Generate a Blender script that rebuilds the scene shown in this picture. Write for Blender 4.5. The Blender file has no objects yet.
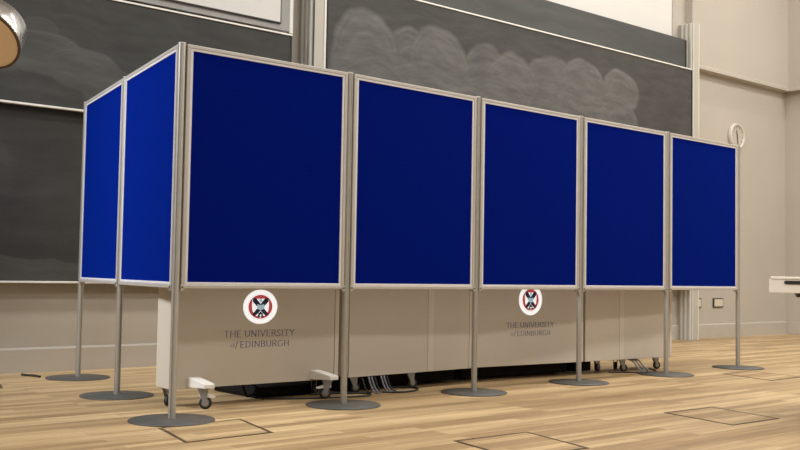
import bpy, bmesh, math, random
from mathutils import Vector, Matrix
random.seed(7)
C = bpy.context.scene.collection
PI = math.pi

# ------------------------------------------------------------------ materials
def new_mat(name):
    m = bpy.data.materials.new(name); m.use_nodes = True
    nt = m.node_tree
    return m, nt, nt.nodes['Principled BSDF']

def N(nt, kind, **kw):
    n = nt.nodes.new(kind)
    for k, v in kw.items(): setattr(n, k, v)
    return n

def simple(name, col, rough=0.5, metal=0.0, vary=0.06, scale=8.0, bump=0.0, bscale=200.0, spec=0.5):
    m, nt, b = new_mat(name)
    tc = N(nt, 'ShaderNodeTexCoord'); nz = N(nt, 'ShaderNodeTexNoise')
    nz.inputs['Scale'].default_value = scale; nz.inputs['Detail'].default_value = 4
    nt.links.new(tc.outputs['Object'], nz.inputs['Vector'])
    r = N(nt, 'ShaderNodeValToRGB')
    r.color_ramp.elements[0].position = .3; r.color_ramp.elements[1].position = .7
    r.color_ramp.elements[0].color = (*[c*(1-vary) for c in col], 1)
    r.color_ramp.elements[1].color = (*[min(1, c*(1+vary)) for c in col], 1)
    nt.links.new(nz.outputs['Fac'], r.inputs['Fac']); nt.links.new(r.outputs['Color'], b.inputs['Base Color'])
    b.inputs['Roughness'].default_value = rough; b.inputs['Metallic'].default_value = metal
    b.inputs['Specular IOR Level'].default_value = spec
    if bump:
        n2 = N(nt, 'ShaderNodeTexNoise'); n2.inputs['Scale'].default_value = bscale
        bp = N(nt, 'ShaderNodeBump'); bp.inputs['Strength'].default_value = bump; bp.inputs['Distance'].default_value = .002
        nt.links.new(tc.outputs['Object'], n2.inputs['Vector']); nt.links.new(n2.outputs['Fac'], bp.inputs['Height'])
        nt.links.new(bp.outputs['Normal'], b.inputs['Normal'])
    return m

M = {}
M['wall'] = simple('cream plaster', (.46, .42, .36), .8, vary=.03, scale=1.2, bump=.1)
M['skirting'] = simple('satin painted skirting', (.47, .43, .37), .5, vary=.02)
M['ceiling'] = simple('white ceiling', (.75, .73, .68), .9, vary=.02)
M['navy'] = simple('royal blue loop nylon', (.0004, .0062, .138), .95, vary=.10, scale=120, bump=.3, bscale=900, spec=.02)
M['frame'] = simple('satin aluminium frame', (.46, .43, .385), .42, .25, vary=.03)
M['frame_in'] = simple('pale frame bead', (.64, .62, .64), .45, .0, vary=.03)  # faint lavender tint paints in the reflection of the blue fabric
M['post'] = simple('brushed aluminium post', (.45, .43, .385), .36, .55, vary=.04, scale=30)
M['slot'] = simple('dark slot', (.10, .09, .075), .6)
M['base'] = simple('dark grey steel base', (.088, .086, .079), .5, .3, vary=.1, scale=25, bump=.1, bscale=300)
M['cab'] = simple('cream laminate', (.55, .49, .405), .5, vary=.02, scale=3)
M['cab_edge'] = simple('pale cream edging', (.60, .54, .455), .45, vary=.02, scale=3)
M['bracket'] = simple('white plastic bracket', (.74, .71, .65), .4, vary=.03)
M['rubber'] = simple('black rubber', (.015, .015, .015), .6)
M['hub'] = simple('grey caster metal', (.32, .31, .30), .35, .7)
M['black'] = simple('black nylon fabric', (.010, .009, .008), .9, vary=.2, scale=20, spec=.1)
M['cable'] = simple('black cable', (.014, .014, .014), .5)
M['cable_grey'] = simple('grey cable', (.19, .19, .21), .45)
M['white_line'] = simple('white aluminium edging', (.80, .78, .72), .4, .1)
M['col'] = simple('light painted pillar metal', (.47, .44, .38), .5, .1, vary=.02)
M['rail'] = simple('pale grey guide rail', (.66, .65, .61), .4, .2, vary=.02)
M['greyframe'] = simple('grey screen surround', (.33, .325, .31), .6, vary=.06)
M['whiteboard'] = simple('white writing surface', (.66, .65, .62), .35, vary=.015, scale=2)
M['darkline'] = simple('black trim', (.01, .01, .01), .5)
M['socket'] = simple('cream socket plate', (.60, .53, .43), .4)
M['logo_white'] = simple('white vinyl', (.93, .95, .96), .5, vary=.01)
M['logo_red'] = simple('red vinyl', (.62, .06, .07), .5)
M['logo_navy'] = simple('navy vinyl', (.008, .012, .07), .5)
M['logo_pale'] = simple('pale blue vinyl', (.45, .68, .85), .5)
M['letter'] = simple('slate blue lettering', (.09, .09, .20), .6)
M['table'] = simple('white table top', (.88, .84, .76), .4, vary=.015)
M['recess'] = simple('dark grip recess', (.05, .05, .05), .4, .5)
M['clock'] = simple('white clock case', (.60, .56, .49), .4)
M['clockface'] = simple('off white clock face', (.48, .44, .38), .5)
M['chrome'] = simple('polished metal', (.60, .60, .60), .22, .9)
M['bronze'] = simple('dark bronze rim', (.10, .065, .035), .4, .6)

nb = M['navy'].node_tree.nodes['Principled BSDF']
nb.inputs['Sheen Weight'].default_value = 1.0; nb.inputs['Sheen Roughness'].default_value = .28
nb.inputs['Sheen Tint'].default_value = (.0, .10, 1.0, 1)
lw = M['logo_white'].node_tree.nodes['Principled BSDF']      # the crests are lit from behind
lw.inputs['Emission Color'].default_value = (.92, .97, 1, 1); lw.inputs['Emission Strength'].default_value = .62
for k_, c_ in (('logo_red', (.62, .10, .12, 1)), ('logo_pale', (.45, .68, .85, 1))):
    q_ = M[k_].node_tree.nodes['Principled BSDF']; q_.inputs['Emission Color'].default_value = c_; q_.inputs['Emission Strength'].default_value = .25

def floor_mat(name):
    m, nt, b = new_mat(name)
    L = nt.links.new
    tc = N(nt, 'ShaderNodeTexCoord')
    mp = N(nt, 'ShaderNodeMapping'); mp.inputs['Location'].default_value = (.13, .02, 0)
    L(tc.outputs['Object'], mp.inputs['Vector'])
    br = N(nt, 'ShaderNodeTexBrick'); br.offset = .37; br.offset_frequency = 3; br.squash = 1.0
    for k, v in (('Scale', 1.0), ('Brick Width', .95), ('Row Height', .060), ('Mortar Size', .0009), ('Mortar Smooth', .1), ('Bias', 0.0)):
        br.inputs[k].default_value = v
    br.inputs['Color1'].default_value = (0, 0, 0, 1); br.inputs['Color2'].default_value = (1, 1, 1, 1)
    br.inputs['Mortar'].default_value = (.0, .0, .0, 1)
    L(mp.outputs['Vector'], br.inputs['Vector'])
    # stretched grain
    mg = N(nt, 'ShaderNodeMapping'); mg.inputs['Scale'].default_value = (.8, 26, 1)
    L(tc.outputs['Object'], mg.inputs['Vector'])
    ng = N(nt, 'ShaderNodeTexNoise'); ng.inputs['Scale'].default_value = 1.6; ng.inputs['Detail'].default_value = 6; ng.inputs['Roughness'].default_value = .6
    L(mg.outputs['Vector'], ng.inputs['Vector'])
    mb = N(nt, 'ShaderNodeMapping'); mb.inputs['Scale'].default_value = (.35, 5.0, 1)
    L(tc.outputs['Object'], mb.inputs['Vector'])
    nb = N(nt, 'ShaderNodeTexNoise'); nb.inputs['Scale'].default_value = 1.3; nb.inputs['Detail'].default_value = 3
    L(mb.outputs['Vector'], nb.inputs['Vector'])
    a1 = N(nt, 'ShaderNodeMath', operation='MULTIPLY'); a1.inputs[1].default_value = .27
    L(br.outputs['Color'], a1.inputs[0])
    a2 = N(nt, 'ShaderNodeMath', operation='MULTIPLY_ADD'); a2.inputs[1].default_value = .75
    L(ng.outputs['Fac'], a2.inputs[0]); L(a1.outputs[0], a2.inputs[2])
    a3 = N(nt, 'ShaderNodeMath', operation='MULTIPLY_ADD'); a3.inputs[1].default_value = .55
    L(nb.outputs['Fac'], a3.inputs[0]); L(a2.outputs[0], a3.inputs[2])
    r = N(nt, 'ShaderNodeValToRGB'); cr = r.color_ramp
    cr.elements[0].position = .42; cr.elements[0].color = (.20, .122, .055, 1)
    cr.elements[1].position = 1.05; cr.elements[1].color = (.61, .445, .240, 1)
    e = cr.elements.new(.72); e.color = (.36, .242, .120, 1)
    L(a3.outputs[0], r.inputs['Fac'])
    mx = N(nt, 'ShaderNodeMixRGB'); mx.inputs[2].default_value = (.20, .125, .06, 1)
    ms = N(nt, 'ShaderNodeMath', operation='MULTIPLY'); ms.inputs[1].default_value = .5
    L(br.outputs['Fac'], ms.inputs[0]); L(ms.outputs[0], mx.inputs[0]); L(r.outputs['Color'], mx.inputs[1])
    L(mx.outputs[0], b.inputs['Base Color'])
    rr = N(nt, 'ShaderNodeMapRange'); rr.inputs['To Min'].default_value = .32; rr.inputs['To Max'].default_value = .52
    L(ng.outputs['Fac'], rr.inputs['Value']); L(rr.outputs[0], b.inputs['Roughness'])
    b.inputs['Specular IOR Level'].default_value = .35
    return m
M['floor'] = floor_mat('oak strip floor')

def chalk_mat(name, col, chalk, swipes, streak, amt):
    """slate with wiped chalk: each swipe = (s, z, rx, rz, strength) a rounded stain in board coordinates"""
    m, nt, b = new_mat(name)
    L = nt.links.new
    tc = N(nt, 'ShaderNodeTexCoord')
    nd = N(nt, 'ShaderNodeTexNoise'); nd.inputs['Scale'].default_value = 1.8; nd.inputs['Detail'].default_value = 3
    L(tc.outputs['Object'], nd.inputs['Vector'])
    vs = N(nt, 'ShaderNodeVectorMath', operation='MULTIPLY_ADD')
    vs.inputs[1].default_value = (.20, 0, .20); L(nd.outputs['Color'], vs.inputs[0]); L(tc.outputs['Object'], vs.inputs[2])
    total = None
    sepv = None
    for (s, z, rx, rz, st) in swipes:
        su = N(nt, 'ShaderNodeVectorMath', operation='SUBTRACT'); su.inputs[1].default_value = (s+.10, 0, z+.10)
        L(vs.outputs[0], su.inputs[0])
        sc = N(nt, 'ShaderNodeVectorMath', operation='MULTIPLY'); sc.inputs[1].default_value = (1/rx, 0, 1/rz)
        L(su.outputs[0], sc.inputs[0])
        ln = N(nt, 'ShaderNodeVectorMath', operation='LENGTH'); L(sc.outputs[0], ln.inputs[0])
        fl = N(nt, 'ShaderNodeValToRGB'); cr = fl.color_ramp
        cr.elements[0].position = .86; cr.elements[0].color = (.62*st,)*3+(1,)
        cr.elements[1].position = 1.0; cr.elements[1].color = (0, 0, 0, 1)
        L(ln.outputs['Value'], fl.inputs['Fac'])
        rp = N(nt, 'ShaderNodeValToRGB'); cr = rp.color_ramp
        cr.elements[0].position = .40; cr.elements[0].color = (0, 0, 0, 1)
        cr.elements[1].position = 1.0; cr.elements[1].color = (0, 0, 0, 1)
        for p, v in ((.50, .22), (.56, .02), (.68, -.12), (.76, .18), (.82, .0), (.90, .42), (.95, .30)):
            e = cr.elements.new(p); e.color = (max(0, v)*st,)*3+(1,)
        L(ln.outputs['Value'], rp.inputs['Fac'])
        sx = N(nt, 'ShaderNodeSeparateXYZ'); L(sc.outputs[0], sx.inputs[0])
        up = N(nt, 'ShaderNodeMapRange'); up.inputs['From Min'].default_value = -.1; up.inputs['From Max'].default_value = .6
        L(sx.outputs['Z'], up.inputs['Value'])
        mu0 = N(nt, 'ShaderNodeMath', operation='MULTIPLY_ADD'); L(rp.outputs['Color'], mu0.inputs[0]); L(up.outputs[0], mu0.inputs[1]); L(fl.outputs['Color'], mu0.inputs[2])
        if total is None: total = mu0.outputs[0]
        else:
            mm = N(nt, 'ShaderNodeMath', operation='MAXIMUM'); L(total, mm.inputs[0]); L(mu0.outputs[0], mm.inputs[1]); total = mm.outputs[0]
    # streaks along the wipe direction
    mp = N(nt, 'ShaderNodeMapping'); mp.inputs['Scale'].default_value = streak
    L(vs.outputs[0], mp.inputs['Vector'])
    ns = N(nt, 'ShaderNodeTexNoise'); ns.inputs['Scale'].default_value = 2.2; ns.inputs['Detail'].default_value = 6; ns.inputs['Roughness'].default_value = .62
    L(mp.outputs['Vector'], ns.inputs['Vector'])
    k1 = N(nt, 'ShaderNodeMapRange'); k1.inputs['From Min'].default_value = .25; k1.inputs['From Max'].default_value = .75; k1.inputs['To Min'].default_value = .55; k1.inputs['To Max'].default_value = 1.35
    L(ns.outputs['Fac'], k1.inputs['Value'])
    mu = N(nt, 'ShaderNodeMath', operation='MULTIPLY'); L(k1.outputs[0], mu.inputs[0])
    if total is None: mu.inputs[1].default_value = .3
    else: L(total, mu.inputs[1])
    # faint dust everywhere
    k2 = N(nt, 'ShaderNodeMapRange'); k2.inputs['From Min'].default_value = .35; k2.inputs['From Max'].default_value = .8; k2.inputs['To Min'].default_value = 0; k2.inputs['To Max'].default_value = .35
    L(ns.outputs['Fac'], k2.inputs['Value'])
    ad = N(nt, 'ShaderNodeMath', operation='ADD'); L(mu.outputs[0], ad.inputs[0]); L(k2.outputs[0], ad.inputs[1])
    m3 = N(nt, 'ShaderNodeMath', operation='MULTIPLY'); m3.use_clamp = True; m3.inputs[1].default_value = amt; L(ad.outputs[0], m3.inputs[0])
    mx = N(nt, 'ShaderNodeMixRGB'); mx.inputs[1].default_value = (*col, 1); mx.inputs[2].default_value = (*chalk, 1)
    L(m3.outputs[0], mx.inputs[0]); L(mx.outputs[0], b.inputs['Base Color'])
    b.inputs['Roughness'].default_value = .62; b.inputs['Specular IOR Level'].default_value = .3
    return m

# ------------------------------------------------------------------ mesh helpers
def bx(bm, x0, x1, y0, y1, z0, z1, mi=0):
    vs = [bm.verts.new((x, y, z)) for z in (z0, z1) for y in (y0, y1) for x in (x0, x1)]
    for f in ((0, 2, 3, 1), (4, 5, 7, 6), (0, 1, 5, 4), (2, 6, 7, 3), (0, 4, 6, 2), (1, 3, 7, 5)):
        fc = bm.faces.new([vs[i] for i in f]); fc.material_index = mi

def prism(bm, pts, a, b, axis='z', mi=0):
    """pts: CCW 2D polygon; extruded between a and b along axis. axis 'y': pts are (x,z)"""
    def P(u, v, w): return (u, v, w) if axis == 'z' else ((u, w, v) if axis == 'y' else (w, u, v))
    A = [bm.verts.new(P(u, v, a)) for u, v in pts]; B = [bm.verts.new(P(u, v, b)) for u, v in pts]
    fs = [bm.faces.new(A[::-1]), bm.faces.new(B)]
    n = len(pts)
    for i in range(n): fs.append(bm.faces.new((A[i], A[(i+1) % n], B[(i+1) % n], B[i])))
    for f in fs: f.material_index = mi

def lathe(bm, prof, segs=48, cx=0, cy=0, mi=0, smooth=True):
    rings = []
    for r, z in prof:
        rings.append([bm.verts.new((cx+max(r, 1e-5)*math.cos(2*PI*k/segs), cy+max(r, 1e-5)*math.sin(2*PI*k/segs), z)) for k in range(segs)])
    for a, b in zip(rings, rings[1:]):
        for k in range(segs):
            f = bm.faces.new((a[k], a[(k+1) % segs], b[(k+1) % segs], b[k])); f.material_index = mi; f.smooth = smooth

def tube(bm, pts, r, segs=8, mi=0):
    pts = [Vector(p) for p in pts]
    rings = []
    for i, p in enumerate(pts):
        d = (pts[min(i+1, len(pts)-1)]-pts[max(i-1, 0)]).normalized()
        up = Vector((0, 0, 1)) if abs(d.z) < .9 else Vector((1, 0, 0))
        u = d.cross(up).normalized(); v = d.cross(u).normalized()
        rings.append([bm.verts.new(p+u*r*math.cos(2*PI*k/segs)+v*r*math.sin(2*PI*k/segs)) for k in range(segs)])
    for a, b in zip(rings, rings[1:]):
        for k in range(segs):
            f = bm.faces.new((a[k], a[(k+1) % segs], b[(k+1) % segs], b[k])); f.smooth = True; f.material_index = mi
    bm.faces.new(rings[0][::-1]); bm.faces.new(rings[-1])

def spline(pts, n=8):
    pts = [Vector(p) for p in pts]; P = [pts[0]]+pts+[pts[-1]]; out = []
    for i in range(1, len(P)-2):
        for k in range(n):
            t = k/n; a, b, c, d = P[i-1], P[i], P[i+1], P[i+2]
            out.append(.5*((2*b)+(c-a)*t+(2*a-5*b+4*c-d)*t*t+(3*b-a-3*c+d)*t**3))
    out.append(pts[-1]); return out

def obj(name, bm, mats, parent=None, bevel=0.0, mat4=None):
    if mat4 is not None: bm.transform(mat4)
    bmesh.ops.recalc_face_normals(bm, faces=bm.faces[:])
    me = bpy.data.meshes.new(name); bm.to_mesh(me); bm.free()
    if not isinstance(mats, (list, tuple)): mats = [mats]
    for m in mats: me.materials.append(m)
    o = bpy.data.objects.new(name, me); C.objects.link(o)
    if parent: o.parent = parent
    if bevel:
        b = o.modifiers.new('bevel', 'BEVEL'); b.width = bevel; b.segments = 2; b.limit_method = 'ANGLE'
    return o

def thing(name, label, cat, loc=(0, 0, 0), rz=0.0, group=None):
    o = bpy.data.objects.new(name, None); C.objects.link(o)
    o.location = loc; o.rotation_euler = (0, 0, rz); o.empty_display_size = .1
    o['label'] = label; o['category'] = cat
    if group: o['group'] = group
    return o

def struct(name, bm, m, rz=0.0, bevel=0.0):
    o = obj(name, bm, m, bevel=bevel); o['kind'] = 'structure'; o.rotation_euler = (0, 0, rz); return o

def copy_thing(root, loc, rz, label):
    r = root.copy(); C.objects.link(r); r.location = loc; r.rotation_euler = (0, 0, rz); r['label'] = label
    def rec(src, dst):
        for ch in list(src.children):
            c = ch.copy(); C.objects.link(c); c.parent = dst; rec(ch, c)
    rec(root, r); return r

# ------------------------------------------------------------------ the room (wall frame: s along the wall, n away from the viewer)
WA = -0.01587            # the board wall is turned this much from the screen row
WN = 2.492               # distance of the wall plane
def Wp(s, n, z=0):
    a = PI/2+WA
    return Vector((s*math.sin(a)+n*math.cos(a), -s*math.cos(a)+n*math.sin(a), z))

SR = 10.22; HC = 5.6; SL = -5.5; NB = -9.0
bm = bmesh.new(); bx(bm, SL, SR+.3, NB, WN+.3, -.12, 0); struct('floor', bm, M['floor'], WA)
bm = bmesh.new(); bx(bm, SL, SR+.3, NB, WN+.3, HC, HC+.1); struct('ceiling', bm, M['ceiling'], WA)
LZ = 3.215; LP = .10
bm = bmesh.new()
bx(bm, SL, SR+.3, WN, WN+.3, 0, HC)
bx(bm, 7.90, SR+.2, WN-LP, WN+.1, LZ, HC)
struct('wall_back', bm, M['wall'], WA)
bm = bmesh.new()
bx(bm, SR, SR+.3, NB, WN, 0, HC)
bx(bm, SR-LP, SR+.1, NB, WN-LP, LZ, HC)
struct('wall_right', bm, M['wall'], WA)
bm = bmesh.new(); bx(bm, SL-.3, SL, NB, WN+.3, 0, HC); struct('wall_left', bm, M['wall'], WA)
bm = bmesh.new(); prism(bm, [(WN-.018, 0), (WN, 0), (WN, .168), (WN-.008, .168), (WN-.018, .155)], SL, SR, axis='x')
struct('baseboard_back', bm, M['skirting'], WA)
bm = bmesh.new(); bx(bm, SR-.018, SR, NB, WN-.018, 0, .165); struct('baseboard_right', bm, M['skirting'], WA, .003)

bm = bmesh.new(); prism(bm, [(WN-LP-.010, LZ-.004), (WN, LZ-.004), (WN, LZ), (WN-LP+.0, LZ), (WN-LP, LZ+.045), (WN-LP-.010, LZ+.035)], 7.86, SR-LP-.01, axis='x')
struct('trim_1', bm, M['skirting'], WA)
bm = bmesh.new(); bx(bm, SR-LP-.010, SR-LP, NB, WN-LP-.01, LZ-.004, LZ+.04); struct('trim_2', bm, M['skirting'], WA)

# ------------------------------------------------------------------ chalkboards
def board(name, label, s0, s1, n0, th, z0, z1, mat, edges='tb', cat='chalkboard', edge_h=.014, sides=True):
    t = thing(name, label, cat, Wp(0, 0), WA)
    bm = bmesh.new(); bx(bm, s0+.012, s1-.012, n0, n0+th, z0+.01, z1-.01); obj('writing_surface', bm, mat, t)
    bm = bmesh.new()
    for e_, za in (('t', z1-edge_h), ('b', z0)):
        if e_ in edges:
            bm = bmesh.new(); bx(bm, s0, s1, n0-.010, n0+th, za, za+edge_h); obj('edging', bm, M['white_line'], t, .002)
    if sides:
        for xa in (s0, s1-.014):
            bm = bmesh.new(); bx(bm, xa, xa+.014, n0-.004, n0+th+.002, z0+edge_h, z1-edge_h); obj('side_rail', bm, M['darkline'], t)
    return t

LEFTSW = [(.18, 2.14, .34, .17, .55), (.48, 2.08, .30, .18, .6), (.70, 1.98, .28, .17, .5), (.16, 2.33, .12, .06, .25), (-.25, 2.10, .4, .16, .4), (1.2, 1.95, .4, .15, .25)]
mL = chalk_mat('wiped slate left', (.035, .0355, .033), (.25, .25, .24), LEFTSW, (1, 1, 5), .34)
mL2 = chalk_mat('clean slate', (.032, .032, .030), (.25, .25, .24), [(.1, .70, .5, .10, .5), (-.4, 1.3, .5, .4, .15)], (1, 1, 4), .28)
RS = [(s, zt-rz, rx, rz, st) for s, zt, rx, rz, st in (
      (2.92, 2.99, .40, .50, .95), (3.42, 2.88, .34, .40, .80), (3.78, 2.96, .42, .46, .90), (4.36, 2.93, .34, .40, .72), (4.74, 2.90, .40, .44, .85),
      (5.28, 2.96, .44, .40, .82), (5.80, 2.97, .40, .30, .95), (5.72, 2.70, .40, .36, .80), (6.42, 2.97, .34, .26, 1.0), (6.36, 2.66, .36, .30, .85),
      (3.0, 2.56, .50, .40, .85), (3.62, 2.62, .62, .36, .80), (4.5, 2.64, .62, .40, .78), (4.0, 2.5, 1.5, .6, .72), (5.4, 2.62, .9, .7, .70), (6.1, 2.4, .62, .5, .8))]
mR = chalk_mat('wiped slate right', (.047, .0455, .042), (.26, .255, .25), RS, (1.2, 1, 5), .44)
mR2 = chalk_mat('upper slate', (.060, .061, .060), (.24, .245, .24), [(4.5, 3.3, 2.0, .3, .25)], (.5, 1, 5), .3)

board('chalkboard', 'lower left dark chalkboard with white bottom edge above the skirting', -2.6, 2.19, WN-.115, .03, .605, 1.95, mL2, edges='b')
board('chalkboard', 'middle left dark chalkboard with chalk smears and thin white edges', -2.6, 2.185, WN-.17, .03, 1.785, 2.612, mL)
t = board('whiteboard', 'white writing board in a grey surround above the left chalkboards', -2.6, 2.18, WN-.16, .03, 2.625, 4.05, M['greyframe'], edges='', cat='whiteboard', sides=False)
for ch in t.children: ch.name = 'surround'
bm = bmesh.new(); bx(bm, -.5, 2.075, WN-.176, WN-.159, 2.682, 4.0); obj('border', bm, M['darkline'], t)
bm = bmesh.new(); bx(bm, -.49, 2.065, WN-.178, WN-.16, 2.692, 3.99); obj('white_surface', bm, M['whiteboard'], t)
bm = bmesh.new(); bx(bm, 2.182, 2.215, WN-.135, WN-.10, 2.63, 4.0); obj('side_channel', bm, M['rail'], t)

board('chalkboard', 'wide right chalkboard covered in swirling wiped chalk, behind the screens', 2.515, 7.755, WN-.19, .03, .62, 3.147, mR)
board('chalkboard', 'dark grey chalkboard strip showing above the right chalkboard', 2.52, 7.745, WN-.12, .03, 2.3, 3.51, mR2, edges='')
t = thing('projection_screen', 'pale white screen at the top above the right chalkboards', 'projection screen', Wp(0, 0), WA)
bm = bmesh.new(); bx(bm, 2.6, 7.585, WN-.03, WN-.01, 3.3, 4.75); obj('screen_surface', bm, M['whiteboard'], t)
bm = bmesh.new(); bx(bm, 7.585, 7.60, WN-.035, WN-.005, 3.3, 4.75); obj('side_trim', bm, M['greyframe'], t)

def pillar(label, s0, s1, ztop):
    t = thing('board_pillar', label, 'pillar', Wp(0, 0), WA)
    nf = WN-.20
    bm = bmesh.new(); bx(bm, s0, s1, nf, WN-.001, 0, ztop); obj('post', bm, M['col'], t, .006)
    for k, nn in enumerate((WN-.165, WN-.105, WN-.05)):
        bm = bmesh.new(); bx(bm, s0-.014, s0+.002, nn-.018, nn+.004, .6 if s0 < 5 else .0, ztop-.005); obj('guide_rail', bm, M['rail'], t, .002)
    bm = bmesh.new(); bx(bm, s0-.001, s0+.012, nf-.001, nf+.004, .0, ztop-.002); obj('seam', bm, M['darkline'] if s0 < 5 else M['rail'], t)
    bm = bmesh.new(); bx(bm, s1-.028, s1-.010, nf-.006, nf+.002, .0, ztop); obj('front_bead', bm, M['rail'], t, .002)
    return t
pillar('cream metal board pillar rising behind the first front screen panel', 2.37, 2.505, 4.2)
pillar('cream metal board pillar at the right end of the wide chalkboard', 7.762, 7.895, 3.70)

# ------------------------------------------------------------------ wall things at the right
def socket(s, z, label, w=.215, h=.112):
    t = thing('wall_socket', label, 'socket', Wp(s, WN, z), WA, 'cream wall sockets low on the back wall')
    bm = bmesh.new(); bx(bm, -w/2, w/2, -.012, 0, -h/2, h/2); obj('back_box', bm, M['recess'], t)
    bm = bmesh.new(); bx(bm, -w/2+.018, w/2-.018, -.02, -.01, -h/2+.012, h/2-.012); obj('plate', bm, M['socket'], t, .002)
    bm = bmesh.new()
    bx(bm, -.057, -.033, -.022, -.019, .01, .03); obj('switch', bm, M['clock'], t)
    bm = bmesh.new(); bx(bm, .033, .057, -.022, -.019, .01, .03); obj('switch', bm, M['clock'], t)
    return t
socket(8.13, .42, 'cream double wall socket right beside the pillar foot')
socket(8.60, .42, 'cream double wall socket under the rightmost screen panel, farther from the pillar')

t = thing('wall_clock', 'round white wall clock above the right end of the screens', 'clock', Wp(8.985, WN, 2.50), WA)
RX = Matrix.Rotation(PI/2, 4, 'X')
bm = bmesh.new(); lathe(bm, [(0, 0), (.165, 0), (.168, .02), (.162, .045), (.145, .052), (.135, .040), (.133, .03)], 48); obj('case', bm, M['clock'], t, mat4=RX)
bm = bmesh.new(); lathe(bm, [(0, .031), (.136, .031)], 48); obj('face', bm, M['clockface'], t, mat4=RX)
bm = bmesh.new()
for k in range(12):
    a = k*PI/6; c, s_ = math.sin(a), math.cos(a); r0, r1, w = .108, .126, .003
    prism(bm, [(c*r0-s_*w, s_*r0+c*w), (c*r0+s_*w, s_*r0-c*w), (c*r1+s_*w, s_*r1-c*w), (c*r1-s_*w, s_*r1+c*w)], -.034, -.031, axis='y')
obj('hour_marks', bm, M['recess'], t)
for nm, ang, ln, w in (('minute_hand', PI*.95, .12, .0055), ('hour_hand', -.25, .075, .007)):
    bm = bmesh.new(); c, s_ = math.sin(ang), math.cos(ang)
    prism(bm, [(-c*.03-s_*w, -s_*.03+c*w), (-c*.03+s_*w, -s_*.03-c*w), (c*ln+s_*w*.6, s_*ln-c*w*.6), (c*ln-s_*w*.6, s_*ln+c*w*.6)], -.039, -.036, axis='y')
    obj(nm, bm, M['recess'], t)

# white table whose end shows at the right edge
t = thing('desk', 'white desk end with a dark grip slot at the right picture edge', 'desk', (2.433, -1.764, 0), math.radians(-62))
t['label'] = 'white desk end with a dark grip slot at the right picture edge'
bm = bmesh.new(); bx(bm, -.070, 1.5, 0, .7, .645, .714); obj('apron', bm, M['table'], t, .004)
bm = bmesh.new(); bx(bm, -.062, 1.51, -.004, .71, .714, .727); obj('top', bm, M['table'], t, .003)
bm = bmesh.new()
pts = [(.012+.012*math.cos(a)*(1), .698+.0095*math.sin(a)) for a in [PI/2+PI*k/10 for k in range(11)]]+[(.30+.012*math.cos(a), .698+.0095*math.sin(a)) for a in [-PI/2+PI*k/10 for k in range(11)]]
prism(bm, pts, -.003, .01, axis='y'); obj('grip_slot', bm, M['recess'], t)
bm = bmesh.new(); bx(bm, .06, 1.4, .03, .65, .625, .646); obj('underframe', bm, M['recess'], t)
for x, y in ((.30, .06), (1.4, .06), (.30, .62), (1.4, .62)):
    bm = bmesh.new(); bx(bm, x-.025, x+.025, y-.025, y+.025, 0, .64); obj('leg', bm, M['table'], t, .003)

# hanging round fitting at the top left
t = thing('spotlight', 'round metal-rimmed spotlight with a flat tan face at the top left corner', 'spotlight', (-.982, -.190, 1.622))
ax = Vector((-.46, -.36, -.62)).normalized()
Rm = Matrix.Scale(.8, 4) @ ax.to_track_quat('Z', 'Y').to_matrix().to_4x4()
bm = bmesh.new(); lathe(bm, [(0, -.16), (.13, -.16), (.160, -.135), (.176, -.03), (.180, -.01), (.180, .002), (.170, .002), (.168, -.004)], 56); obj('housing', bm, M['chrome'], t, mat4=Rm)
bm = bmesh.new(); lathe(bm, [(.170, .006), (.182, .006), (.182, -.006), (.170, -.006)], 56); obj('rim', bm, M['bronze'], t, mat4=Rm)
mt, nt, b = new_mat('tan diffuser'); tc = N(nt, 'ShaderNodeTexCoord'); nz = N(nt, 'ShaderNodeTexNoise'); nz.inputs['Scale'].default_value = 6
nt.links.new(tc.outputs['Object'], nz.inputs['Vector']); rp = N(nt, 'ShaderNodeValToRGB')
rp.color_ramp.elements[0].color = (.60, .42, .25, 1); rp.color_ramp.elements[1].color = (.80, .60, .38, 1)
nt.links.new(nz.outputs['Fac'], rp.inputs['Fac']); nt.links.new(rp.outputs['Color'], b.inputs['Base Color']); b.inputs['Roughness'].default_value = .6
nt.links.new(rp.outputs['Color'], b.inputs['Emission Color']); b.inputs['Emission Strength'].default_value = .08
bm = bmesh.new(); lathe(bm, [(0, .003), (.171, .003)], 56); obj('diffuser', bm, mt, t, mat4=Rm)
bm = bmesh.new(); tube(bm, spline([(.03, .02, .06), (-.10, .12, .2), (-.24, .24, .4), (-.24, .24, HC-1.62)], 6), .018, 12); obj('hanging_rod', bm, M['chrome'], t)

# ------------------------------------------------------------------ display screens
POST = [(.397, 1.988), (.196, .996), (0, 0), (1.008, -.0215), (2.016, -.0077), (3.024, .0005), (4.0326, -.0043), (5.0418, 0)]
PH = 1.80
plabels = ['aluminium screen post at the far back left, nearest the board wall',
           'aluminium screen post in the middle of the left side, second from the back',
           'aluminium screen post at the near front corner, largest round base',
           'aluminium screen post between the first and second front panels from the corner',
           'aluminium screen post between the second and middle front panels from the corner',
           'aluminium screen post between the middle and fourth front panels from the corner',
           'aluminium screen post between the two rightmost front panels',
           'aluminium screen post at the far right end of the front row']
def make_post(label):
    t = thing('screen_post', label, 'screen post', (0, 0, 0), 0, 'posts of the blue display screen')
    bm = bmesh.new(); lathe(bm, [(0, 0), (.199, 0), (.201, .003), (.199, .006), (.03, .011), (0, .011)], 96); obj('base_plate', bm, M['base'], t)
    bm = bmesh.new(); pts = []
    for k in range(64):
        a = 2*PI*k/64; r = .0175 if abs(((k+8) % 16)-8) > 1 else .0135
        pts.append((r*math.cos(a), r*math.sin(a)))
    prism(bm, pts, .009, PH-.006); obj('pole', bm, M['post'], t)
    bm = bmesh.new(); lathe(bm, [(0, PH-.008), (.0165, PH-.008), (.018, PH-.006), (.018, PH-.002), (.015, PH), (0, PH)], 24); obj('cap', bm, M['frame'], t)
    return t
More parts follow.
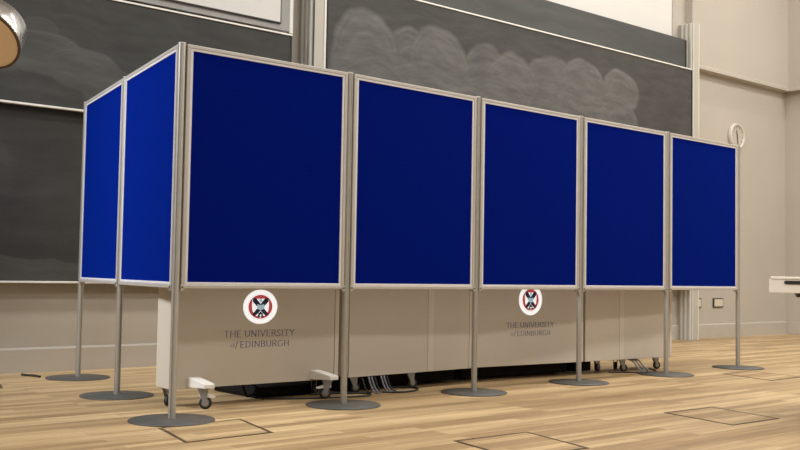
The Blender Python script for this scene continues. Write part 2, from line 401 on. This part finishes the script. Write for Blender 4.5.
p0 = make_post(plabels[0]); p0.location = (*POST[0], 0); p0.rotation_euler.z = .3
for i in range(1, 8):
    copy_thing(p0, (*POST[i], 0), (.3, .3, .78, .05, .02, 0, .03, 0)[i], plabels[i])

ZB, ZT = .622, 1.795
def make_panel(L, label):
    t = thing('display_panel', label, 'display panel', (0, 0, 0), 0, 'blue fabric panels of the display screen')
    a, b = .0225, L-.0225; w1 = .020; w2 = .013; h1 = .018; h2 = .012
    def ring(x0, x1, z0, z1, w, y0, y1, bm, h):
        bx(bm, x0, x1, y0, y1, z1-h, z1); bx(bm, x0, x1, y0, y1, z0, z0+h)
        bx(bm, x0, x0+w, y0, y1, z0+h, z1-h); bx(bm, x1-w, x1, y0, y1, z0+h, z1-h)
    bm = bmesh.new(); ring(a, b, ZB, ZT, w1, -.0155, .0155, bm, h1); obj('frame', bm, M['frame'], t, .003)
    bm = bmesh.new(); ring(a+w1, b-w1, ZB+h1, ZT-h1, w2, -.013, .013, bm, h2); obj('inner_bead', bm, M['frame_in'], t, .002)
    bm = bmesh.new(); bx(bm, a+w1+w2, b-w1-w2, -.009, .009, ZB+h1+h2, ZT-h1-h2); obj('fabric_board', bm, M['navy'], t)
    for x in (a-.004, b-.012):
        for z in (ZB-.012, ZT-.045):
            if z > 1: continue
            bm = bmesh.new(); bx(bm, x, x+.016, -.019, .019, z, z+.03)
            c = obj('clip', bm, M['frame'], t, .002)
            bm = bmesh.new(); lathe(bm, [(0, 0), (.0045, 0), (.0045, .004), (0, .004)], 12)
            obj('screw', bm, M['slot'], c, mat4=Matrix.Translation((x+.008, -.019, z+.018)) @ Matrix.Rotation(PI/2, 4, 'X'))
    return t
nlab = ['bright blue side panel farthest back, beside the board wall', 'bright blue side panel next to the near front corner',
        'navy blue front panel next to the corner, widest in view', 'navy blue front panel second from the corner',
        'navy blue front panel in the middle of the row, above the half-hidden crest', 'navy blue front panel second from the right end',
        'navy blue front panel at the right end of the row']
for i in range(7):
    A = Vector(POST[i]); B = Vector(POST[i+1]); d = B-A
    t = make_panel(d.length, nlab[i]); t.location = (A.x, A.y, 0); t.rotation_euler.z = math.atan2(d.y, d.x)

# ------------------------------------------------------------------ lettering strokes
GL = {
 'T': (.85, [[(.04, 1), (.81, 1)], [(.425, 1), (.425, 0)]], [(.425, 0), ]),
 'H': (.95, [[(.17, 0), (.17, 1)], [(.78, 0), (.78, 1)], [(.17, .5), (.78, .5)]], [(.17, 0), (.17, 1), (.78, 0), (.78, 1)]),
 'E': (.75, [[(.17, 0), (.17, 1)], [(.17, 1), (.66, 1)], [(.17, .5), (.56, .5)], [(.17, 0), (.70, 0)]], [(.17, 0), (.17, 1)]),
 'U': (.92, [[(.17, 1), (.17, .32), (.25, .1), (.45, .0), (.66, .08), (.76, .32), (.76, 1)]], [(.17, 1), (.76, 1)]),
 'N': (.95, [[(.17, 0), (.17, 1)], [(.17, 1), (.78, 0)], [(.78, 0), (.78, 1)]], [(.17, 0), (.17, 1), (.78, 1)]),
 'I': (.42, [[(.21, 0), (.21, 1)]], [(.21, 0), (.21, 1)]),
 'V': (.88, [[(.10, 1), (.44, 0), (.78, 1)]], [(.10, 1), (.78, 1)]),
 'R': (.86, [[(.17, 0), (.17, 1)], [(.17, 1), (.52, 1), (.66, .88), (.66, .66), (.52, .52), (.17, .5)], [(.42, .5), (.78, 0)]], [(.17, 0), (.78, 0)]),
 'S': (.68, [[(.58, .86), (.42, 1), (.22, .96), (.13, .78), (.22, .6), (.48, .42), (.57, .24), (.46, .04), (.24, 0), (.09, .15)]], []),
 'Y': (.85, [[(.08, 1), (.42, .5), (.76, 1)], [(.42, .5), (.42, 0)]], [(.08, 1), (.76, 1), (.42, 0)]),
 'D': (.92, [[(.17, 0), (.17, 1)], [(.17, 1), (.48, 1), (.70, .85), (.80, .5), (.70, .15), (.48, 0), (.17, 0)]], [(.17, 0), (.17, 1)]),
 'B': (.80, [[(.17, 0), (.17, 1)], [(.17, 1), (.48, 1), (.60, .88), (.60, .66), (.46, .53), (.17, .53)], [(.46, .53), (.66, .42), (.68, .16), (.52, 0), (.17, 0)]], [(.17, 0), (.17, 1)]),
 'G': (.94, [[(.76, .84), (.58, 1), (.34, .98), (.15, .78), (.10, .5), (.16, .2), (.36, .01), (.60, .0), (.77, .12), (.77, .42)]], [(.77, .42)]),
 'o': (.60, [[(.30, .58), (.12, .48), (.08, .28), (.16, .06), (.32, 0), (.48, .1), (.54, .32), (.46, .52), (.30, .58)]], []),
 'f': (.42, [[(.02, -.22), (.14, -.24), (.22, .2), (.32, .8), (.44, 1.02), (.58, .98)], [(.1, .56), (.46, .56)]], []),
 ' ': (.40, [], []),
}
def lettering(bm, text, u0, u1, zb, h, y, wt=.125):
    tot = sum(GL[c][0] for c in text); k = (u1-u0)/tot; x = u0
    def seg(p, q, w):
        p = Vector(p); q = Vector(q); d = (q-p); L = d.length; d /= L; n = Vector((-d.y, d.x))*w/2; e = d*w*.3
        prism(bm, [tuple(p-e-n), tuple(q+e-n), tuple(q+e+n), tuple(p-e+n)], y-.0008, y+.0002, axis='y')
    for c in text:
        wd, st, serif = GL[c]
        for line in st:
            for a, b in zip(line, line[1:]):
                steep = abs(b[1]-a[1])*h > abs(b[0]-a[0])*k*.6
                seg((x+a[0]*k, zb+a[1]*h), (x+b[0]*k, zb+b[1]*h), (wt if steep else wt*.5)*h)
        for s in serif: seg((x+s[0]*k-.085*k, zb+s[1]*h), (x+s[0]*k+.085*k, zb+s[1]*h), .05*h)
        x += wd*k

def crest(parent, uc, zc, rx, rz, y):
    bm = bmesh.new()
    def poly(pts, mi, lay):
        prism(bm, [(uc+p[0]*rx, zc+p[1]*rz) for p in pts], y-.0006*(lay+1), y+.0003, axis='y', mi=mi)
    circ = lambda r, n=48: [(r*math.cos(2*PI*k/n), r*math.sin(2*PI*k/n)) for k in range(n)]
    poly(circ(1.0), 0, 0); poly(circ(.70), 1, 1)
    # white shield
    sh = [(-.47, .47), (.47, .47), (.50, .1), (.46, -.25), (.25, -.52), (0, -.64), (-.25, -.52), (-.46, -.25), (-.50, .1)]
    poly(sh[::-1], 0, 2)
    # saltire with splayed arms
    for s in (1, -1):
        w = .10
        arm = [(-.46, .50), (-.26, .50), (.30, -.22), (.46, -.42), (.38, -.54), (.22, -.46), (-.46, .30)]
        p = [(s*x, v) for x, v in arm]
        poly(p if s < 0 else p[::-1], 2, 3 if s > 0 else 4)
    # pale open book in the centre
    poly([(-.20, .16), (-.20, -.12), (0, -.20), (.20, -.12), (.20, .16), (0, .10)][::1], 3, 6)
    # castle on its rock below
    poly([(-.20, -.60), (.20, -.60), (.13, -.47), (.13, -.36), (.05, -.36), (.05, -.28), (-.05, -.28), (-.05, -.36), (-.13, -.36), (-.13, -.47)], 2, 6)
    poly([(-.04, -.56), (.04, -.56), (.04, -.46), (-.04, -.46)], 0, 7)
    # thistle on top
    poly([(-.05, .27), (.05, .27), (.10, .37), (.07, .46), (-.07, .46), (-.10, .37)], 3, 6)
    obj('crest', bm, [M['logo_white'], M['logo_red'], M['logo_navy'], M['logo_pale']], parent)

# ------------------------------------------------------------------ wheeled cream units
def caster(parent, x, y, bracket=False, rot=0.0, ztop=.098):
    T = Matrix.Translation((x, y, 0)) @ Matrix.Rotation(rot, 4, 'Z') @ Matrix.Scale(1.12 if bracket else 1.0, 4)
    bm = bmesh.new()
    prism(bm, [(-.028, ztop-.004), (-.028, ztop), (.028, ztop), (.028, ztop-.004)], -.026, .026, axis='y')
    for s in (-1, 1):
        prism(bm, [(-.026, ztop-.004), (.022, ztop-.004), (.016, .020), (.004, .020)], s*.014-.0018, s*.014+.0018, axis='y')
    lathe(bm, [(0, ztop), (.016, ztop), (.016, ztop-.012), (0, ztop-.012)], 20)
    c = obj('caster', bm, M['hub'], parent, mat4=T)
    W = T @ Matrix.Translation((.010, .011, .0290)) @ Matrix.Rotation(PI/2, 4, 'X')
    bm = bmesh.new(); lathe(bm, [(.019, 0), (.026, 0), (.0285, .003), (.0288, .011), (.0285, .019), (.026, .022), (.019, .022)], 32); obj('wheel', bm, M['rubber'], c, mat4=W)
    bm = bmesh.new(); lathe(bm, [(0, -.001), (.014, -.001), (.0195, .003), (.0195, .019), (.014, .023), (0, .023)], 32); obj('hub', bm, M['hub'], c, mat4=W)
    if bracket:
        bm = bmesh.new(); prism(bm, [(-.02, .058), (.052, .052), (.056, .058), (.02, .070), (-.02, .070)], -.012, .012, axis='y'); obj('brake_lever', bm, M['bracket'], c, mat4=T)
    return c

UH = 1.22
def unit(A, B, depth, label, logo=False, seam=None, gap_shade=False, casters=(), arms=()):
    A = Vector(A); B = Vector(B); d = B-A; L = d.length
    t = thing('mobile_cabinet', label, 'cabinet', (A.x, A.y, 0), math.atan2(d.y, d.x), 'cream wheeled cabinets behind the screens')
    z0 = .100
    bm = bmesh.new(); bx(bm, 0, L, .012, depth, z0, UH); obj('body', bm, M['cab'], t, .004)
    bm = bmesh.new(); bx(bm, .0, L-.032, 0, .0125, z0, UH); f = obj('front_panel', bm, M['cab'], t, .003)
    bm = bmesh.new(); bx(bm, L-.028, L, 0, .0125, z0, UH); obj('edge_strip', bm, M['cab_edge'], t, .003)
    if seam:
        bm = bmesh.new(); bx(bm, seam, seam+.05, -.003, .001, z0+.001, UH); obj('joint_strip', bm, M['cab_edge'], t, .002)
    if gap_shade:
        bm = bmesh.new(); bx(bm, .03, L-.03 if gap_shade is True else gap_shade, .13, .62, .016, .097); obj('shade_block', bm, M['black'], t, .01)  # black block added under the cabinet to deepen the shade in the gap
    if logo:
        crest(f, .523, logo[0], .108, logo[1], 0)
        bm = bmesh.new(); lettering(bm, 'THE UNIVERSITY', .300, .750, .357, .033, -.0002); obj('lettering', bm, M['letter'], f)
        bm = bmesh.new()
        lettering(bm, 'of', .342, .388, .3035, .031, -.0002, .085)
        obj('lettering', bm, M['letter'], f); bm = bmesh.new()
        lettering(bm, 'EDINBURGH', .400, .716, .301, .031, -.0002)
        obj('lettering', bm, M['letter'], f)
    for (u, y, r) in casters: caster(t, u, y, rot=r)
    for (u, y, r) in arms:
        u0_ = u
        bm = bmesh.new()
        w = .030; sk = -.35 if u < .5 else -.6; u -= .026 if u < .5 else .042
        prism(bm, [(.001, .107), (.001, .158), (y+.055, .158), (y-.034, .132), (y-.040, .126), (y-.040, .107)], u-w, u+w, axis='x')
        bmesh.ops.transform(bm, matrix=Matrix(((1, sk, 0, 0), (0, 1, 0, 0), (0, 0, 1, 0), (0, 0, 0, 1))), verts=bm.verts[:])
        obj('bracket', bm, M['bracket'], t, .003)
        caster(t, u0_, y, True, r)
    return t
unit((.169, .337), (1.223, .307), .165, 'cream wheeled cabinet with round crest nearest the corner, two white caster brackets', (.517, .0925),
     casters=((.05, .125, .4), (.97, .12, .9)), arms=((.150, -.074, -.55), (.930, -.066, 2.7)))
unit((1.305, .313), (2.362, .352), .30, 'plain cream wheeled cabinet behind the second front panel, between the two crested ones', seam=.645, gap_shade=True,
     casters=((.10, .07, -.6), (.56, .06, -.5), (.97, .23, .3)))
unit((2.372, .367), (3.410, .270), .30, 'cream wheeled cabinet below the middle panel, its crest partly hidden', (.545, .106), gap_shade=True,
     casters=((.12, .22, .7), (.93, .22, -.4)))
unit((3.432, .268), (4.425, .205), .285, 'plain cream wheeled cabinet at the right end of the cabinets', seam=.37, gap_shade=.21,
     casters=((.50, .08, -.6), (.92, .10, -.4), (.60, .23, .9), (.35, .2, .2)))

# ------------------------------------------------------------------ things on the floor
t = thing('equipment_bag', 'flat black bag with a loop handle lying under the corner cabinet', 'bag', (.74, .44, 0))
bm = bmesh.new(); bx(bm, .02, .47, .02, .48, .0, .062); o = obj('bag_body', bm, M['black'], t, .02)
bm = bmesh.new(); tube(bm, spline([(.04, .05, .03), (-.04, -.0, .02), (-.06, .0, .05), (-.05, .03, .082), (.0, .03, .085), (.06, -.0, .045), (.14, -.02, .02)], 8), .006, 8); obj('loop_handle', bm, M['black'], t)

def cable(label, pts, r, mat, name='cable', group=None):
    bm = bmesh.new(); tube(bm, spline(pts, 10), r, 8)
    o = obj(name, bm, mat); o['label'] = label; o['category'] = 'cable'
    if group: o['group'] = group
    return o
cable('black cable looping along the floor beneath the corner cabinet to the next cabinet',
      [(.78, .42, .006), (.95, .31, .006), (1.2, .22, .006), (1.36, .20, .006), (1.42, .28, .006), (1.30, .38, .006), (1.1, .42, .006)], .0055, M['cable'])
for k in range(7):
    x = 1.425+.032*k; w_ = .012*((k*5) % 3)
    cable('one of the short grey leads drooping from the second cabinet onto the floor',
          [(x-.004, .335-w_, .097), (x-.006, .322-w_, .075), (x+.002, .312-w_, .04), (x+.016, .300-w_, .010), (x+.022, .275-w_, .006)], .0055, M['cable_grey'] if k % 3 else M['cable'],
          group='leads hanging under the second cabinet')
cable('black cable coil on the floor by the drooping grey leads', [(1.50, .30, .006), (1.66, .22, .006), (1.80, .26, .006), (1.85, .36, .006), (1.7, .45, .006), (1.55, .42, .006)], .006, M['cable'])
for k in range(3):
    x = 4.00+.04*k
    cable('one of the pale leads hanging under the rightmost cabinet beside its caster',
          [(x-.03, .30, .097), (x-.01, .26, .08), (x+.0, .23, .045), (x+.02, .20, .010), (x+.05, .19+.02*k, .006)], .0055, M['cable_grey'], group='leads hanging under the rightmost cabinet')
cable('black cable lying on the floor under the rightmost cabinet', [(3.75, .30, .006), (3.9, .20, .006), (4.0, .10, .006), (4.15, .16, .006), (4.3, .32, .006)], .005, M['cable'])
cable('short dark lead lying by the skirting at the far left', [(.205, 2.13, .006), (.20, 2.20, .006), (.17, 2.26, .006), (.16, 2.32, .006)], .008, M['cable'])

def hatch(q, label):
    cx = sum(p[0] for p in q)/4; cy = sum(p[1] for p in q)/4
    t = thing('floor_hatch', label, 'floor hatch', (cx, cy, 0), 0, 'square wooden access hatches in the floor')
    P = [Vector((p[0]-cx, p[1]-cy)) for p in q]
    I = [p*(1-.016/p.length*1.4) for p in P]
    bm = bmesh.new()
    for i in range(4):
        j = (i+1) % 4; prism(bm, [tuple(P[i]), tuple(P[j]), tuple(I[j]), tuple(I[i])], 0, .0016)
    obj('frame', bm, M['bronze'], t)
    bm = bmesh.new(); prism(bm, [tuple(p) for p in I], 0, .0012); obj('lid', bm, M['floor'], t)
hatch([(-.25, -.58), (.19, -.57), (.29, -.14), (-.16, -.17)], 'square wooden floor hatch partly under the near corner post base')
hatch([(.60, -1.64), (1.03, -1.65), (1.14, -1.21), (.69, -1.19)], 'square wooden floor hatch at the bottom edge in the middle of the floor')
hatch([(2.13, -1.66), (2.55, -1.68), (2.66, -1.22), (2.23, -1.20)], 'square wooden floor hatch in the open floor on the right')
hatch([(4.32, -.68), (4.77, -.67), (4.88, -.21), (4.46, -.21)], 'square wooden floor hatch in front of the rightmost post base')
hatch([(-.62, 1.70), (-.19, 1.68), (-.13, 1.88), (-.56, 1.90)], 'wooden floor hatch at the left picture edge near the skirting')

# ------------------------------------------------------------------ light
def area(name, loc, size, energy, col=(1, .90, .76), tilt=(0, 0, 0), sy=None):
    l = bpy.data.lights.new(name, 'AREA'); l.shape = 'RECTANGLE'; l.size = size; l.size_y = sy or size; l.energy = energy; l.color = col
    o = bpy.data.objects.new(name, l); C.objects.link(o); o.location = loc; o.rotation_euler = tilt; return o
area('board_light', Wp(6.3, 1.70, 5.52), 7.2, 62, sy=.10, tilt=(0, 0, WA), col=(1, .975, .94))
for x in (-3.6, -.4, 2.8, 6.0, 9.0):
    for y in (-6.0, -3.2, -.6):
        area('ceiling_light', (x, y, 5.50), 2.2, {-3.6: 8, -.4: 50, 2.8: 70, 6.0: 84, 9.0: 90}[x], sy=.6, col=(1, .975, .935))
o = area('side_panel_fill', (-4.7, 1.5, 4.3), 1.0, 58, col=(.88, .93, 1)); o.data.spread = math.radians(60)  # added lamp, narrowed and aimed to brighten the blue side panels
o.rotation_euler = (Vector((.2, 1.0, 1.15))-Vector((-4.7, 1.5, 4.3))).to_track_quat('-Z', 'Y').to_euler()
w = bpy.data.worlds.new('world'); bpy.context.scene.world = w; w.use_nodes = True
w.node_tree.nodes['Background'].inputs[0].default_value = (1, .99, .96, 1)
w.node_tree.nodes['Background'].inputs[1].default_value = .43

# ------------------------------------------------------------------ camera
cam = bpy.data.cameras.new('camera'); co = bpy.data.objects.new('camera', cam); C.objects.link(co)
yaw, pitch, roll = 0.7184, 0.0488, 0.0170
f = Vector((math.sin(yaw)*math.cos(pitch), math.cos(yaw)*math.cos(pitch), math.sin(pitch)))
r = Vector((math.cos(yaw), -math.sin(yaw), 0)); u = r.cross(f)
r2 = math.cos(roll)*r+math.sin(roll)*u; u2 = -math.sin(roll)*r+math.cos(roll)*u
Mx = Matrix((r2, u2, -f)).transposed().to_4x4(); Mx.translation = Vector((-2.3169, -4.2609, .7097))
co.matrix_world = Mx
cam.sensor_width = 36; cam.lens = 995.84/800*36; cam.clip_start = .05
sc = bpy.context.scene; sc.camera = co
sc.view_settings.view_transform = 'Standard'; sc.view_settings.look = 'None'; sc.view_settings.gamma = 1; sc.view_settings.use_curve_mapping = False
sc.view_settings.exposure = 0.0
